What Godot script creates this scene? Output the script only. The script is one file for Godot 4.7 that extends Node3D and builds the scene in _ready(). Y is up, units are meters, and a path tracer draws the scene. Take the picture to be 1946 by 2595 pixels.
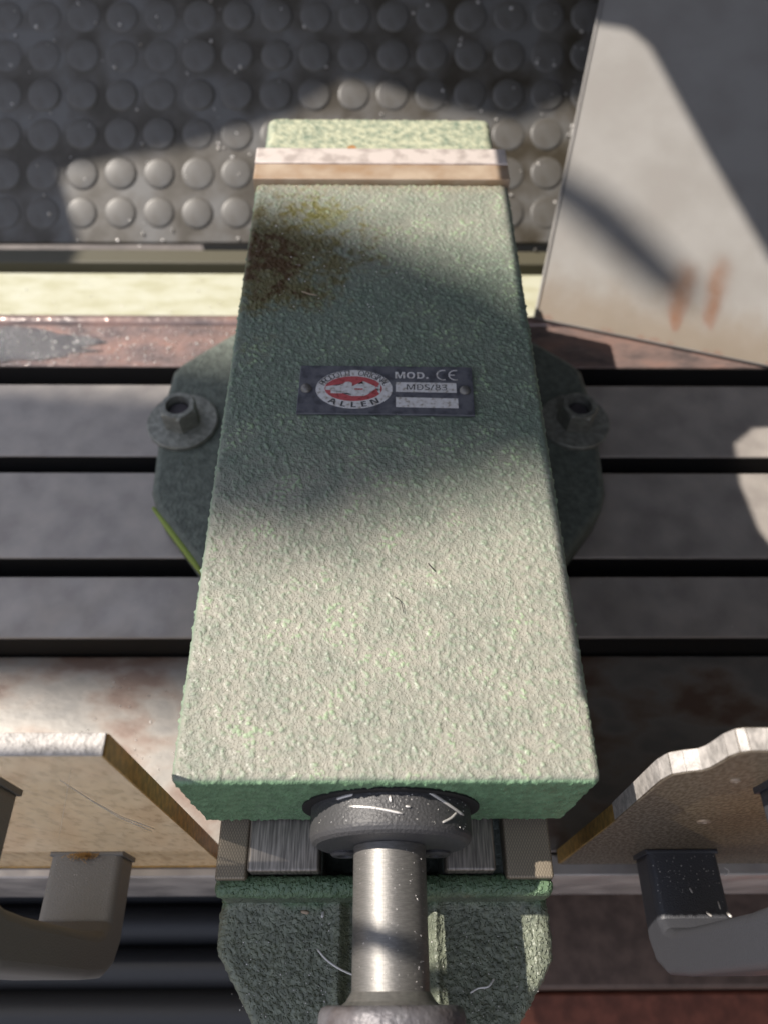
extends Node3D
# A green machine vise on a T-slot milling table. Metres, y up. Geometry is laid out in scene
# coordinates: x right, z towards the viewer, y = 0 at the top of the vise's sliding block.

var base_of := {}          # thing -> where its root stands
var taken := {}
var rng := RandomNumberGenerator.new()
var nz := FastNoiseLite.new()
var nz2 := FastNoiseLite.new()
var nz3 := FastNoiseLite.new()
const SUN := Vector3(0.72, -1.0, 0.22)      # the way the sunlight travels


# ---------------------------------------------------------------- bookkeeping
func numbered(called: String) -> String:
	var n: int = taken.get(called, -1) + 1
	taken[called] = n
	return called if n == 0 else "%s_%03d" % [called, n]

func tag(o: Node3D, label: String, category: String, group := "", kind := "") -> void:
	if label: o.set_meta("label", label)
	if category: o.set_meta("category", category)
	if group: o.set_meta("group", group)
	if kind: o.set_meta("kind", kind)

func thing(called: String, label: String, category: String, at: Vector3, group := "", turn := Basis()) -> Node3D:
	var o := Node3D.new()
	o.name = numbered(called)
	add_child(o, true)
	o.transform = Transform3D(turn, at)
	base_of[o] = o.transform
	tag(o, label, category, group)
	return o

# a mesh whose vertices are scene coordinates, put under a thing (or a part of one)
func part(called: String, mesh: Mesh, m: Material, parent: Node3D) -> MeshInstance3D:
	var o := MeshInstance3D.new()
	o.name = called
	o.mesh = mesh
	o.material_override = m
	if base_of.has(parent):
		o.transform = (base_of[parent] as Transform3D).affine_inverse()
	parent.add_child(o, true)
	return o

# the same, with vertices in the parent's own axes
func local(called: String, mesh: Mesh, m: Material, parent: Node3D, at := Vector3.ZERO, turn := Basis()) -> MeshInstance3D:
	var o := MeshInstance3D.new()
	o.name = called
	o.mesh = mesh
	o.material_override = m
	o.transform = Transform3D(turn, at)
	parent.add_child(o, true)
	return o

func single(called: String, mesh: Mesh, m: Material, label: String, category: String, group := "", kind := "") -> MeshInstance3D:
	var o := MeshInstance3D.new()
	o.name = numbered(called)
	o.mesh = mesh
	o.material_override = m
	add_child(o, true)
	tag(o, label, category, group, kind)
	return o


# ---------------------------------------------------------------- materials
func noise_tex(size: int, freq: float, seed_: int, colors: PackedColorArray, stops: PackedFloat32Array, type := FastNoiseLite.TYPE_SIMPLEX_SMOOTH, octaves := 3, warp := 0.0) -> NoiseTexture2D:
	var n := FastNoiseLite.new()
	n.noise_type = type
	n.seed = seed_
	n.frequency = freq
	n.fractal_octaves = octaves
	n.fractal_type = FastNoiseLite.FRACTAL_FBM if octaves > 1 else FastNoiseLite.FRACTAL_NONE
	if warp > 0.0:
		n.domain_warp_enabled = true
		n.domain_warp_amplitude = warp
		n.domain_warp_frequency = freq * 0.7
	var t := NoiseTexture2D.new()
	t.width = size
	t.height = size
	t.seamless = true
	t.noise = n
	var g := Gradient.new()
	g.colors = colors
	g.offsets = stops
	t.color_ramp = g
	return t

func grey(a: float, b: float) -> PackedColorArray:
	return PackedColorArray([Color(a, a, a), Color(b, b, b)])

func lin(r: float, g: float, b: float) -> Color:
	return Color(r, g, b).linear_to_srgb()

func mat(c: Color, rough: float, metal := 0.0, spec := 0.5) -> StandardMaterial3D:
	var m := StandardMaterial3D.new()
	m.albedo_color = c.linear_to_srgb()
	m.roughness = rough
	m.metallic = metal
	m.metallic_specular = spec
	m.cull_mode = BaseMaterial3D.CULL_DISABLED
	return m

func tri(m: StandardMaterial3D, scale: Vector3) -> StandardMaterial3D:
	m.uv1_triplanar = true
	m.uv1_scale = scale
	return m

func bump(m: StandardMaterial3D, t: Texture2D, cm: float) -> StandardMaterial3D:
	m.heightmap_enabled = true
	m.heightmap_texture = t
	m.heightmap_scale = cm
	return m


# ---------------------------------------------------------------- mesh code
class MB:
	var st := SurfaceTool.new()
	var xf := Transform3D()
	func _init() -> void:
		st.begin(Mesh.PRIMITIVE_TRIANGLES)
	func smooth(group: int) -> void:
		st.set_smooth_group(group if group >= 0 else 0xFFFFFFFF)
	func tri(a: Vector3, b: Vector3, c: Vector3) -> void:      # counter-clockwise seen from outside
		st.add_vertex(xf * a); st.add_vertex(xf * c); st.add_vertex(xf * b)
	func quad(a: Vector3, b: Vector3, c: Vector3, d: Vector3) -> void:
		tri(a, b, c); tri(a, c, d)
	func box(lo: Vector3, hi: Vector3, b := 0.0) -> void:
		if b > 0.0:
			prism_y([Vector2(lo.x, lo.z), Vector2(hi.x, lo.z), Vector2(hi.x, hi.z), Vector2(lo.x, hi.z)], lo.y, hi.y, b)
			return
		var x0 := lo.x; var x1 := hi.x; var y0 := lo.y; var y1 := hi.y; var z0 := lo.z; var z1 := hi.z
		quad(Vector3(x0,y1,z1), Vector3(x1,y1,z1), Vector3(x1,y1,z0), Vector3(x0,y1,z0))
		quad(Vector3(x0,y0,z0), Vector3(x1,y0,z0), Vector3(x1,y0,z1), Vector3(x0,y0,z1))
		quad(Vector3(x0,y0,z1), Vector3(x1,y0,z1), Vector3(x1,y1,z1), Vector3(x0,y1,z1))
		quad(Vector3(x1,y0,z0), Vector3(x0,y0,z0), Vector3(x0,y1,z0), Vector3(x1,y1,z0))
		quad(Vector3(x1,y0,z1), Vector3(x1,y0,z0), Vector3(x1,y1,z0), Vector3(x1,y1,z1))
		quad(Vector3(x0,y0,z0), Vector3(x0,y0,z1), Vector3(x0,y1,z1), Vector3(x0,y1,z0))
	static func inset(p: Array, b: float) -> Array:
		var out := []
		var area := 0.0
		for i in p.size():
			area += (p[i] as Vector2).cross(p[(i + 1) % p.size()])
		var s := signf(area)
		for i in p.size():
			var a: Vector2 = p[(i + p.size() - 1) % p.size()]; var c: Vector2 = p[i]; var d: Vector2 = p[(i + 1) % p.size()]
			var e1 := (c - a).normalized(); var e2 := (d - c).normalized()
			var n1 := Vector2(-e1.y, e1.x) * s; var n2 := Vector2(-e2.y, e2.x) * s
			var k := n1 + n2
			var den := maxf(1.0 + n1.dot(n2), 0.3)
			out.append(c + k * (b / den))
		return out
	# outline in (x, z) raised from y0 to y1, top and bottom edges bevelled in steps
	func prism_y(p: Array, y0: float, y1: float, b := 0.0, steps := 2, round_sides := false) -> void:
		var area := 0.0
		for i in p.size():
			area += (p[i] as Vector2).cross(p[(i + 1) % p.size()])
		var q := p.duplicate()
		if area > 0.0: q.reverse()                    # now counter-clockwise seen from +y
		var rings := []
		if b > 0.0:
			for k in steps + 1:
				var t := PI / 2 * k / steps
				rings.append([inset(q, b * (1.0 - sin(t))), y0 + b * (1.0 - cos(t))])
			for k in steps + 1:
				var t := PI / 2 * k / steps
				rings.append([inset(q, b * (1.0 - cos(t))), y1 - b * (1.0 - sin(t))])
		else:
			rings = [[q, y0], [q, y1]]
		var n := q.size()
		for r in rings.size() - 1:
			var lo: Array = rings[r][0]; var hi: Array = rings[r + 1][0]
			var ya: float = rings[r][1]; var yb: float = rings[r + 1][1]
			for i in n:
				var j := (i + 1) % n
				if b > 0.0 or round_sides: smooth(1 if round_sides else 2 + i)
				quad(Vector3(lo[i].x, ya, lo[i].y), Vector3(lo[j].x, ya, lo[j].y), Vector3(hi[j].x, yb, hi[j].y), Vector3(hi[i].x, yb, hi[i].y))
		smooth(-1)
		for e in [[rings[rings.size() - 1], true], [rings[0], false]]:
			var ring: Array = e[0][0]; var y: float = e[0][1]
			var idx := Geometry2D.triangulate_polygon(PackedVector2Array(ring))
			for i in range(0, idx.size(), 3):
				var A := Vector3(ring[idx[i]].x, y, ring[idx[i]].y); var B := Vector3(ring[idx[i + 1]].x, y, ring[idx[i + 1]].y); var C := Vector3(ring[idx[i + 2]].x, y, ring[idx[i + 2]].y)
				if ((B - A).cross(C - A).y > 0.0) == bool(e[1]): tri(A, B, C)
				else: tri(A, C, B)
	# profile of (radius, height) turned about y
	func lathe(p: Array, segs := 32, group := 1) -> void:
		for r in p.size() - 1:
			smooth(group + r if group >= 0 else 1)
			for i in segs:
				var a := TAU * i / segs; var b := TAU * (i + 1) / segs
				var v00 := Vector3(cos(a) * p[r].x, p[r].y, sin(a) * p[r].x); var v01 := Vector3(cos(b) * p[r].x, p[r].y, sin(b) * p[r].x)
				var v10 := Vector3(cos(a) * p[r + 1].x, p[r + 1].y, sin(a) * p[r + 1].x); var v11 := Vector3(cos(b) * p[r + 1].x, p[r + 1].y, sin(b) * p[r + 1].x)
				if p[r + 1].x < 1e-7: tri(v00, v10, v01)
				elif p[r].x < 1e-7: tri(v00, v10, v11)
				else: quad(v00, v10, v11, v01)
	func tube(path: Array, r: float, segs := 6, flat := 1.0) -> void:
		smooth(1)
		var rings := []
		for i in path.size():
			var d: Vector3 = (path[mini(i + 1, path.size() - 1)] - path[maxi(i - 1, 0)]).normalized()
			var side := d.cross(Vector3.UP if absf(d.y) < 0.9 else Vector3.RIGHT).normalized()
			var up := side.cross(d)
			var taper := 1.0 if i > 0 and i < path.size() - 1 else 0.5
			var ring := []
			for k in segs:
				var a := TAU * k / segs
				ring.append(path[i] + (side * cos(a) * r + up * sin(a) * r * flat) * taper)
			rings.append(ring)
		for i in rings.size() - 1:
			for k in segs:
				var j := (k + 1) % segs
				quad(rings[i][k], rings[i][j], rings[i + 1][j], rings[i + 1][k])
		for e in [[rings[0], true], [rings[rings.size() - 1], false]]:
			var c := Vector3.ZERO
			for v in e[0]: c += v / segs
			for k in segs:
				if e[1]: tri(c, e[0][(k + 1) % segs], e[0][k])
				else: tri(c, e[0][k], e[0][(k + 1) % segs])
	func done() -> ArrayMesh:
		st.generate_normals()
		st.index()
		return st.commit()

# lines across one axis of a rounded box: a few in each rounded edge, then one per cell
func lines(h: float, r: float, cell: float) -> PackedFloat32Array:
	var out := PackedFloat32Array()
	var k := 4
	for i in k: out.append(-h + r - r * tan(PI / 4 * (1.0 - float(i) / k)))
	var n := maxi(1, int(round((2 * h - 2 * r) / cell)))
	for i in n + 1: out.append(-h + r + (2 * h - 2 * r) * i / n)
	for i in k: out.append(h - r + r * tan(PI / 4 * float(i + 1) / k))
	return out

# box with rounded edges cut into cells; its look moves each point along its normal and colours it
func rounded(center: Vector3, size: Vector3, r: float, cell: Vector3, look := "", faces := [0, 1, 2, 3, 4, 5]) -> ArrayMesh:
	var h := size / 2
	var L := [lines(h.x, r, cell.x), lines(h.y, r, cell.y), lines(h.z, r, cell.z)]
	var V := PackedVector3Array(); var I := PackedInt32Array(); var C := PackedColorArray(); var N := PackedVector3Array()
	var core := h - Vector3(r, r, r)
	for f in faces:
		var ax: int = f / 2
		var s := 1.0 if f % 2 == 0 else -1.0
		var u := (ax + 1) % 3; var v := (ax + 2) % 3
		var lu: PackedFloat32Array = L[u]; var lv: PackedFloat32Array = L[v]
		var first := V.size()
		for i in lu.size():
			for j in lv.size():
				var p := Vector3()
				p[ax] = s * h[ax]; p[u] = lu[i]; p[v] = lv[j]
				var q := p.clamp(-core, core)
				var n := (p - q).normalized()
				var w := q + n * r + center
				var d := 0.0
				if look == "cast": d = 0.0002 * nz3.get_noise_3d(w.x * 500, w.y * 500, w.z * 500)
				elif look != "": d = hammered(w, n)
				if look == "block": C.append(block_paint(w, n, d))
				elif look == "jaw": C.append(jaw_paint(w, n, d))
				elif look == "base": C.append(base_paint(w, n, d))
				V.append(w + n * d); N.append(n)
		var nv := lv.size()
		for i in lu.size() - 1:
			for j in nv - 1:
				var a := first + i * nv + j
				var b := a + nv
				if s > 0: I.append_array([a, b + 1, b, a, a + 1, b + 1])
				else: I.append_array([a, b, b + 1, a, b + 1, a + 1])
	var arr := []
	arr.resize(Mesh.ARRAY_MAX)
	arr[Mesh.ARRAY_VERTEX] = V
	arr[Mesh.ARRAY_INDEX] = I
	arr[Mesh.ARRAY_NORMAL] = N
	if C.size(): arr[Mesh.ARRAY_COLOR] = C
	var am := ArrayMesh.new()
	am.add_surface_from_arrays(Mesh.PRIMITIVE_TRIANGLES, arr)
	var st := SurfaceTool.new()
	st.create_from(am, 0)
	st.generate_normals()
	return st.commit()

func poly(pts: Array, y0: float, y1: float, b := 0.0, xf := Transform3D(), steps := 2) -> ArrayMesh:
	var m := MB.new()
	m.xf = xf
	m.smooth(-1)
	m.prism_y(pts, y0, y1, b, steps)
	return m.done()

func block(lo: Vector3, hi: Vector3, b := 0.0) -> ArrayMesh:
	var m := MB.new()
	m.smooth(-1)
	m.box(lo, hi, b)
	return m.done()

func turned(p: Array, xf: Transform3D, segs := 40) -> ArrayMesh:
	var m := MB.new()
	m.xf = xf
	m.lathe(p, segs)
	return m.done()

func circle(c: Vector2, rx: float, ry: float, n := 40) -> Array:
	var out := []
	for i in n: out.append(c + Vector2(cos(TAU * i / n) * rx, sin(TAU * i / n) * ry))
	return out

func smoothed(p: Array, times := 2, cut := 0.2) -> Array:      # corner cutting
	for t in times:
		var o := []
		for i in p.size():
			var a: Vector2 = p[i]; var b: Vector2 = p[(i + 1) % p.size()]
			o.append(a.lerp(b, cut)); o.append(a.lerp(b, 1.0 - cut))
		p = o
	return p

# axis of a part lying along z: local y -> +z
func along_z(at: Vector3) -> Transform3D:
	return Transform3D(Basis(Vector3.RIGHT, Vector3(0, 0, 1), Vector3(0, -1, 0)), at)


# ---------------------------------------------------------------- paint of the castings
func hammered(w: Vector3, _n: Vector3) -> float:
	var a := nz.get_noise_3d(w.x * 1000, w.y * 1000, w.z * 1000)
	var b := nz2.get_noise_3d(w.x * 1000, w.y * 1000, w.z * 1000)
	# drops of paint of many sizes on a fine grain
	return 0.00055 * smoothstep(0.62, 0.02, a + 1.0) * smoothstep(-0.65, 0.45, b) + 0.00008 * b

const PAINT := Vector3(0.105, 0.165, 0.128)
const DUST := Vector3(0.362, 0.345, 0.288)
const BARE := Vector3(0.34, 0.48, 0.27)

func block_paint(w: Vector3, n: Vector3, d: float) -> Color:
	var a := nz3.get_noise_3d(w.x * 1000, w.y * 1000, w.z * 1000)
	var patch := nz3.get_noise_3d(w.x * 260 + 40, w.y * 260, w.z * 260)
	var high := clampf((d + 0.00005) / 0.0005, 0.0, 1.0)
	var dust := clampf(0.84 + 0.20 * patch + 0.18 * a, 0.0, 1.0)
	# less dust over the middle of the block, more towards the screw and jaw
	dust *= 0.36 + 0.64 * maxf(smoothstep(-0.125, -0.062, w.z + 0.010 * patch), 0.72 * smoothstep(-0.175, -0.225, w.z + 0.12 * w.x))
	dust *= clampf(n.y, 0.0, 1.0)
	dust *= 1.0 - 0.42 * high
	var c := PAINT * (0.86 + 0.45 * high + 0.25 * a)
	if high > 0.8: c = c.lerp(BARE, 0.35 * (high - 0.8) / 0.2)
	c = c.lerp(DUST, dust)
	if high > 0.35: c = c.lerp(Vector3(0.34, 0.46, 0.27), 0.5 * smoothstep(0.10, 0.5, patch) + 0.12)
	# oil burnt in near the jaw
	if n.y > 0.3 and w.z < -0.13:
		var q := Vector2((w.x + 0.050) / 0.040, (w.z + 0.203) / 0.036)
		var s := 1.0 - q.length() + 0.55 * a + 0.5 * patch
		var olive := smoothstep(-0.25, 0.55, s)
		c = c.lerp(Vector3(0.125, 0.105, 0.035), 0.88 * olive)
		var e := 1.0 - Vector2((w.x + 0.047) / 0.020, (w.z + 0.203) / 0.022).length() + 0.9 * a + 0.7 * patch
		c = c.lerp(Vector3(0.070, 0.032, 0.010), 0.9 * smoothstep(0.2, 0.9, e + 0.5 * nz3.get_noise_3d(w.x * 480 + 9, 3.0, w.z * 480)))
		var y := 1.0 - Vector2((w.x + 0.024) / 0.017, (w.z + 0.228) / 0.013).length() + 0.8 * a + 0.3 * patch
		c = c.lerp(Vector3(0.19, 0.18, 0.02), 0.5 * smoothstep(0.0, 0.8, y))
		var t := smoothstep(-0.242, -0.252, w.z) * (0.5 + 0.5 * a)
		c = c.lerp(Vector3(0.30, 0.22, 0.13), 0.6 * t)
	if n.z > 0.5: c = c.lerp(Vector3(0.165, 0.295, 0.165) * (0.9 + 0.3 * a), smoothstep(0.5, 0.9, n.z))  # cleaner paint on the front, with missing front light put into its colour
	# top edges turn lighter green
	var edge := maxf(smoothstep(0.0535, 0.0545, absf(w.x)), smoothstep(-0.0012, 0.0004, w.z)) * smoothstep(0.2, 0.6, n.y)
	c = c.lerp(Vector3(0.34, 0.50, 0.32), 0.45 * edge)
	return Color(c.x, c.y, c.z)

func jaw_paint(w: Vector3, n: Vector3, d: float) -> Color:
	var a := nz3.get_noise_3d(w.x * 1000, w.y * 1000, w.z * 1000)
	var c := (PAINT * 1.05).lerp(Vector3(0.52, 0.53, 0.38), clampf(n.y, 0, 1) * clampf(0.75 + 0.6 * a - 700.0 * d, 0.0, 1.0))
	if Vector2(w.x + 0.0135, w.z + 0.2785).length() < 0.0022: c = Vector3(0.42, 0.20, 0.07)
	return Color(c.x, c.y, c.z)

func base_paint(w: Vector3, n: Vector3, _d: float) -> Color:
	var a := nz3.get_noise_3d(w.x * 1000, w.y * 1000, w.z * 1000)
	var patch := nz3.get_noise_3d(w.x * 200 + 70, w.y * 200, w.z * 200)
	var c := Vector3(0.115, 0.185, 0.105) * (1.0 + 0.3 * a)
	var oil := smoothstep(0.0185, 0.0225, w.z + 0.0035 * patch)
	c = c.lerp(Vector3(0.190, 0.205, 0.155) * (1.0 + 0.4 * a), 0.92 * oil)
	var crust := smoothstep(0.35, 0.75, patch + 0.5 * a) * smoothstep(-0.062, -0.055, w.y)
	c = c.lerp(Vector3(0.10, 0.055, 0.020), 0.7 * crust)
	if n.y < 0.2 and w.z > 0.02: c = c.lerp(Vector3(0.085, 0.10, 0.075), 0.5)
	return Color(c.x, c.y, c.z)


func _ready() -> void:
	rng.seed = 83
	nz.seed = 3; nz.noise_type = FastNoiseLite.TYPE_CELLULAR; nz.cellular_return_type = FastNoiseLite.RETURN_DISTANCE; nz.frequency = 0.62; nz.domain_warp_enabled = true; nz.domain_warp_amplitude = 1.2; nz.domain_warp_frequency = 0.5; nz.fractal_type = FastNoiseLite.FRACTAL_NONE
	nz2.seed = 9; nz2.noise_type = FastNoiseLite.TYPE_SIMPLEX_SMOOTH; nz2.frequency = 0.42; nz2.fractal_type = FastNoiseLite.FRACTAL_NONE
	nz3.seed = 21; nz3.noise_type = FastNoiseLite.TYPE_SIMPLEX_SMOOTH; nz3.frequency = 0.22; nz3.fractal_octaves = 2

	# ------------------------------------------------ camera, sky, sun, exposure
	var cam := Camera3D.new()
	cam.name = "camera"
	cam.rotation_order = EULER_ORDER_YXZ
	cam.position = Vector3(-0.00273, 0.19576, 0.04636)
	cam.rotation = Vector3(-0.99274, -0.020203, 0.017816)
	cam.fov = 68.53
	cam.near = 0.02
	cam.far = 60.0
	var lens := CameraAttributesPhysical.new()
	var focal := 12.0 / tan(deg_to_rad(68.53 / 2))
	lens.frustum_focal_length = focal
	lens.exposure_aperture = focal / 2.5            # a pupil of 2.5 mm, as on a telephone
	lens.frustum_focus_distance = 0.225
	lens.frustum_near = 0.02
	lens.frustum_far = 60.0
	cam.attributes = lens
	cam.current = true
	add_child(cam)

	var env := Environment.new()
	env.background_mode = Environment.BG_SKY
	var psm := ProceduralSkyMaterial.new()
	psm.sky_top_color = Color(0.66, 0.69, 0.77)
	psm.sky_horizon_color = Color(0.86, 0.86, 0.88)
	psm.sky_curve = 0.2
	psm.ground_bottom_color = Color(0.25, 0.23, 0.21)
	psm.ground_horizon_color = Color(0.55, 0.54, 0.52)
	psm.sky_energy_multiplier = 1.1
	var sky := Sky.new()
	sky.sky_material = psm
	env.sky = sky
	env.tonemap_mode = Environment.TONE_MAPPER_LINEAR
	env.tonemap_exposure = 1.2
	env.sdfgi_enabled = true
	env.ssao_enabled = true
	env.ssil_enabled = true
	var we := WorldEnvironment.new()
	we.name = "world"
	we.environment = env
	add_child(we)

	var sun := DirectionalLight3D.new()
	sun.name = "sun"
	sun.light_energy = 1.6
	sun.light_color = Color(1.0, 0.965, 0.92)
	sun.light_angular_distance = 0.5
	sun.shadow_enabled = true
	sun.basis = Basis.looking_at(SUN.normalized(), Vector3.UP)
	add_child(sun)

	materials()
	surroundings()
	table()
	rubber_mat()
	guard_sheet()
	vise()
	clamps()
	splash_panels()
	debris()


# ---------------------------------------------------------------- the materials used by several things
var M := {}
func materials() -> void:
	var W := PackedColorArray()
	var fine := noise_tex(1024, 0.030, 5, grey(0.0, 1.0), PackedFloat32Array([0.25, 0.8]), FastNoiseLite.TYPE_SIMPLEX_SMOOTH, 3, 12.0)
	M.fine = fine
	var sharp := noise_tex(1024, 0.026, 6, grey(0.0, 1.0), PackedFloat32Array([0.50, 0.80]), FastNoiseLite.TYPE_SIMPLEX_SMOOTH, 2, 8.0)
	var grain := noise_tex(1024, 0.012, 8, grey(0.80, 1.0), PackedFloat32Array([0.2, 0.75]), FastNoiseLite.TYPE_SIMPLEX_SMOOTH, 5)
	M.grain = grain
	var rough_map := noise_tex(512, 0.01, 12, grey(0.55, 1.0), PackedFloat32Array([0.25, 0.75]), FastNoiseLite.TYPE_SIMPLEX_SMOOTH, 4)

	var p := mat(Color(1, 1, 1), 0.62, 0.0, 0.45)
	p.vertex_color_use_as_albedo = true
	tri(p, Vector3.ONE * 40.0)
	p.roughness_texture = rough_map
	p.roughness = 0.66
	M.paint = bump(p, sharp, 0.014)

	var oily := mat(Color(1, 1, 1), 0.42, 0.0, 0.55)
	oily.vertex_color_use_as_albedo = true
	tri(oily, Vector3.ONE * 26.0)
	M.oily = bump(oily, sharp, 0.05)

	M.green = bump(tri(mat(Color(0.165, 0.190, 0.160), 0.6), Vector3.ONE * 14.0), fine, 0.03)
	M.green.albedo_texture = grain

	# ground cast iron of the table
	var iron := mat(Color(0.49, 0.455, 0.425), 0.48, 0.3, 0.5)
	iron.albedo_texture = noise_tex(1024, 0.006, 31, PackedColorArray([Color(0.89, 0.88, 0.88), Color(0.95, 0.945, 0.94), Color(1, 0.99, 0.98)]), PackedFloat32Array([0.1, 0.5, 0.9]), FastNoiseLite.TYPE_SIMPLEX_SMOOTH, 6, 30.0)
	iron.roughness_texture = rough_map
	iron.roughness = 0.62
	tri(iron, Vector3.ONE * 7.0)
	M.iron = iron

	# oil and rust on the outer strips and the trough
	var rust := mat(Color(0.34, 0.32, 0.30), 0.42, 0.15, 0.6)
	rust.albedo_texture = noise_tex(1024, 0.004, 37, PackedColorArray([Color(0.72, 0.60, 0.53), Color(0.84, 0.79, 0.75), Color(0.88, 0.87, 0.85), Color(0.78, 0.78, 0.77)]), PackedFloat32Array([0.20, 0.40, 0.55, 0.8]), FastNoiseLite.TYPE_SIMPLEX_SMOOTH, 6, 40.0)
	tri(rust, Vector3(5.0, 9.0, 9.0))
	M.rust = bump(rust, grain, 0.03)

	var copper := mat(Color(0.34, 0.285, 0.27), 0.24, 0.2, 0.8)
	copper.albedo_texture = noise_tex(1024, 0.006, 41, PackedColorArray([Color(0.70, 0.68, 0.68), Color(0.88, 0.82, 0.80), Color(1.0, 0.88, 0.83)]), PackedFloat32Array([0.2, 0.5, 0.85]), FastNoiseLite.TYPE_SIMPLEX_SMOOTH, 5, 30.0)
	tri(copper, Vector3(4.0, 8.0, 8.0))
	M.copper = bump(copper, fine, 0.022)

	var cream := mat(Color(0.54, 0.54, 0.445), 0.45, 0.0, 0.5)
	cream.albedo_texture = noise_tex(512, 0.012, 43, PackedColorArray([Color(0.92, 0.91, 0.84), Color(0.97, 0.965, 0.92), Color(1, 1, 0.98)]), PackedFloat32Array([0.2, 0.5, 0.8]), FastNoiseLite.TYPE_SIMPLEX_SMOOTH, 5)
	tri(cream, Vector3(5, 10, 10))
	M.cream = bump(cream, grain, 0.03)

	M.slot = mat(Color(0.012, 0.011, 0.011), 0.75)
	M.dark = mat(Color(0.035, 0.033, 0.032), 0.6)
	M.olive = mat(Color(0.10, 0.092, 0.062), 0.5)

	# steel, ground
	var steel := mat(Color(0.78, 0.73, 0.69), 0.48, 0.35, 0.5)
	steel.albedo_texture = noise_tex(512, 0.015, 51, PackedColorArray([Color(0.85, 0.82, 0.81), Color(1, 0.98, 0.97)]), PackedFloat32Array([0.2, 0.55]), FastNoiseLite.TYPE_SIMPLEX_SMOOTH, 5)
	tri(steel, Vector3(10, 10, 10))
	M.steel = steel
	var stained := mat(Color(0.54, 0.45, 0.36), 0.5, 0.25, 0.5)
	stained.albedo_texture = noise_tex(512, 0.009, 53, PackedColorArray([Color(0.88, 0.80, 0.72), Color(0.93, 0.89, 0.85), Color(1, 0.98, 0.95)]), PackedFloat32Array([0.2, 0.5, 0.8]), FastNoiseLite.TYPE_SIMPLEX_SMOOTH, 4)
	tri(stained, Vector3(9, 9, 9))
	M.stained = stained

	var shaft := mat(Color(0.27, 0.26, 0.245), 0.42, 0.6, 0.5)
	shaft.albedo_texture = grain
	tri(shaft, Vector3(30, 30, 260))
	M.shaft = bump(shaft, noise_tex(1024, 0.05, 57, grey(0.0, 1.0), PackedFloat32Array([0.35, 0.75]), FastNoiseLite.TYPE_SIMPLEX_SMOOTH, 3), 0.001)
	M.black = bump(tri(mat(Color(0.060, 0.059, 0.061), 0.5, 0.0, 0.55), Vector3.ONE * 30.0), fine, 0.012)
	M.grip = bump(tri(mat(Color(0.030, 0.031, 0.034), 0.55, 0.0, 0.5), Vector3.ONE * 40.0), fine, 0.008)
	M.dusty_grip = bump(tri(mat(Color(0.185, 0.178, 0.168), 0.6, 0.0, 0.5), Vector3.ONE * 40.0), fine, 0.008)
	M.worn_grip = bump(tri(mat(Color(0.055, 0.057, 0.066), 0.45, 0.0, 0.55), Vector3.ONE * 40.0), fine, 0.008)

	# way surfaces: one scraped in a cross hatch, one ground lengthwise
	var scraped := mat(Color(0.30, 0.25, 0.185), 0.45, 0.45, 0.5)
	var im := Image.create(256, 256, false, Image.FORMAT_RGB8)
	var hm := Image.create(256, 256, false, Image.FORMAT_RGB8)
	for y in 256:
		for x in 256:
			var a := absf(fposmod((x + y * 0.5) / 32.0, 1.0) - 0.5) * 2
			var b := absf(fposmod((x - y * 0.5) / 32.0, 1.0) - 0.5) * 2
			var g := minf(smoothstep(0.0, 0.35, a), smoothstep(0.0, 0.35, b))
			var v := 0.72 + 0.28 * g
			im.set_pixel(x, y, Color(v, v, v))
			hm.set_pixel(x, y, Color(g, g, g))
	scraped.albedo_texture = ImageTexture.create_from_image(im)
	tri(scraped, Vector3.ONE * 150.0)
	M.scraped = bump(scraped, ImageTexture.create_from_image(hm), 0.004)
	var ground := mat(Color(0.36, 0.32, 0.28), 0.36, 0.6, 0.5)
	ground.albedo_texture = noise_tex(512, 0.03, 63, grey(0.65, 1.0), PackedFloat32Array([0.2, 0.75]), FastNoiseLite.TYPE_SIMPLEX_SMOOTH, 4)
	tri(ground, Vector3(70, 8, 4))
	M.ground = bump(ground, ground.albedo_texture, 0.006)

	var rubber := mat(Color(0.140, 0.137, 0.131), 0.42, 0.0, 0.5)
	rubber.albedo_texture = noise_tex(1024, 0.006, 71, PackedColorArray([Color(0.62, 0.57, 0.48), Color(0.84, 0.81, 0.77), Color(1, 1, 1)]), PackedFloat32Array([0.25, 0.5, 0.75]), FastNoiseLite.TYPE_SIMPLEX_SMOOTH, 6, 20.0)
	tri(rubber, Vector3.ONE * 3.0)
	M.rubber = bump(rubber, grain, 0.04)

	var sheet := mat(Color(0.365, 0.352, 0.336), 0.42, 0.1, 0.5)
	sheet.albedo_texture = noise_tex(1024, 0.004, 77, PackedColorArray([Color(0.95, 0.945, 0.94), Color(1, 1, 1)]), PackedFloat32Array([0.2, 0.7]), FastNoiseLite.TYPE_SIMPLEX_SMOOTH, 5)
	tri(sheet, Vector3.ONE * 4.0)
	M.sheet = sheet

	var acrylic := mat(Color(0.74, 0.695, 0.60, 0.66), 0.20, 0.0, 0.5)
	acrylic.albedo_texture = noise_tex(1024, 0.010, 81, PackedColorArray([Color(0.80, 0.77, 0.72), Color(0.95, 0.935, 0.91), Color(1, 0.99, 0.97)]), PackedFloat32Array([0.22, 0.40, 0.6]), FastNoiseLite.TYPE_SIMPLEX_SMOOTH, 5, 10.0)
	tri(acrylic, Vector3(22, 9, 22))
	acrylic.transparency = BaseMaterial3D.TRANSPARENCY_ALPHA
	acrylic.backlight_enabled = true
	acrylic.backlight = Color(1.0, 0.92, 0.78)
	M.acrylic = acrylic
	var flecked := mat(Color(0.57, 0.54, 0.49, 0.72), 0.22, 0.0, 0.6)
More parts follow.
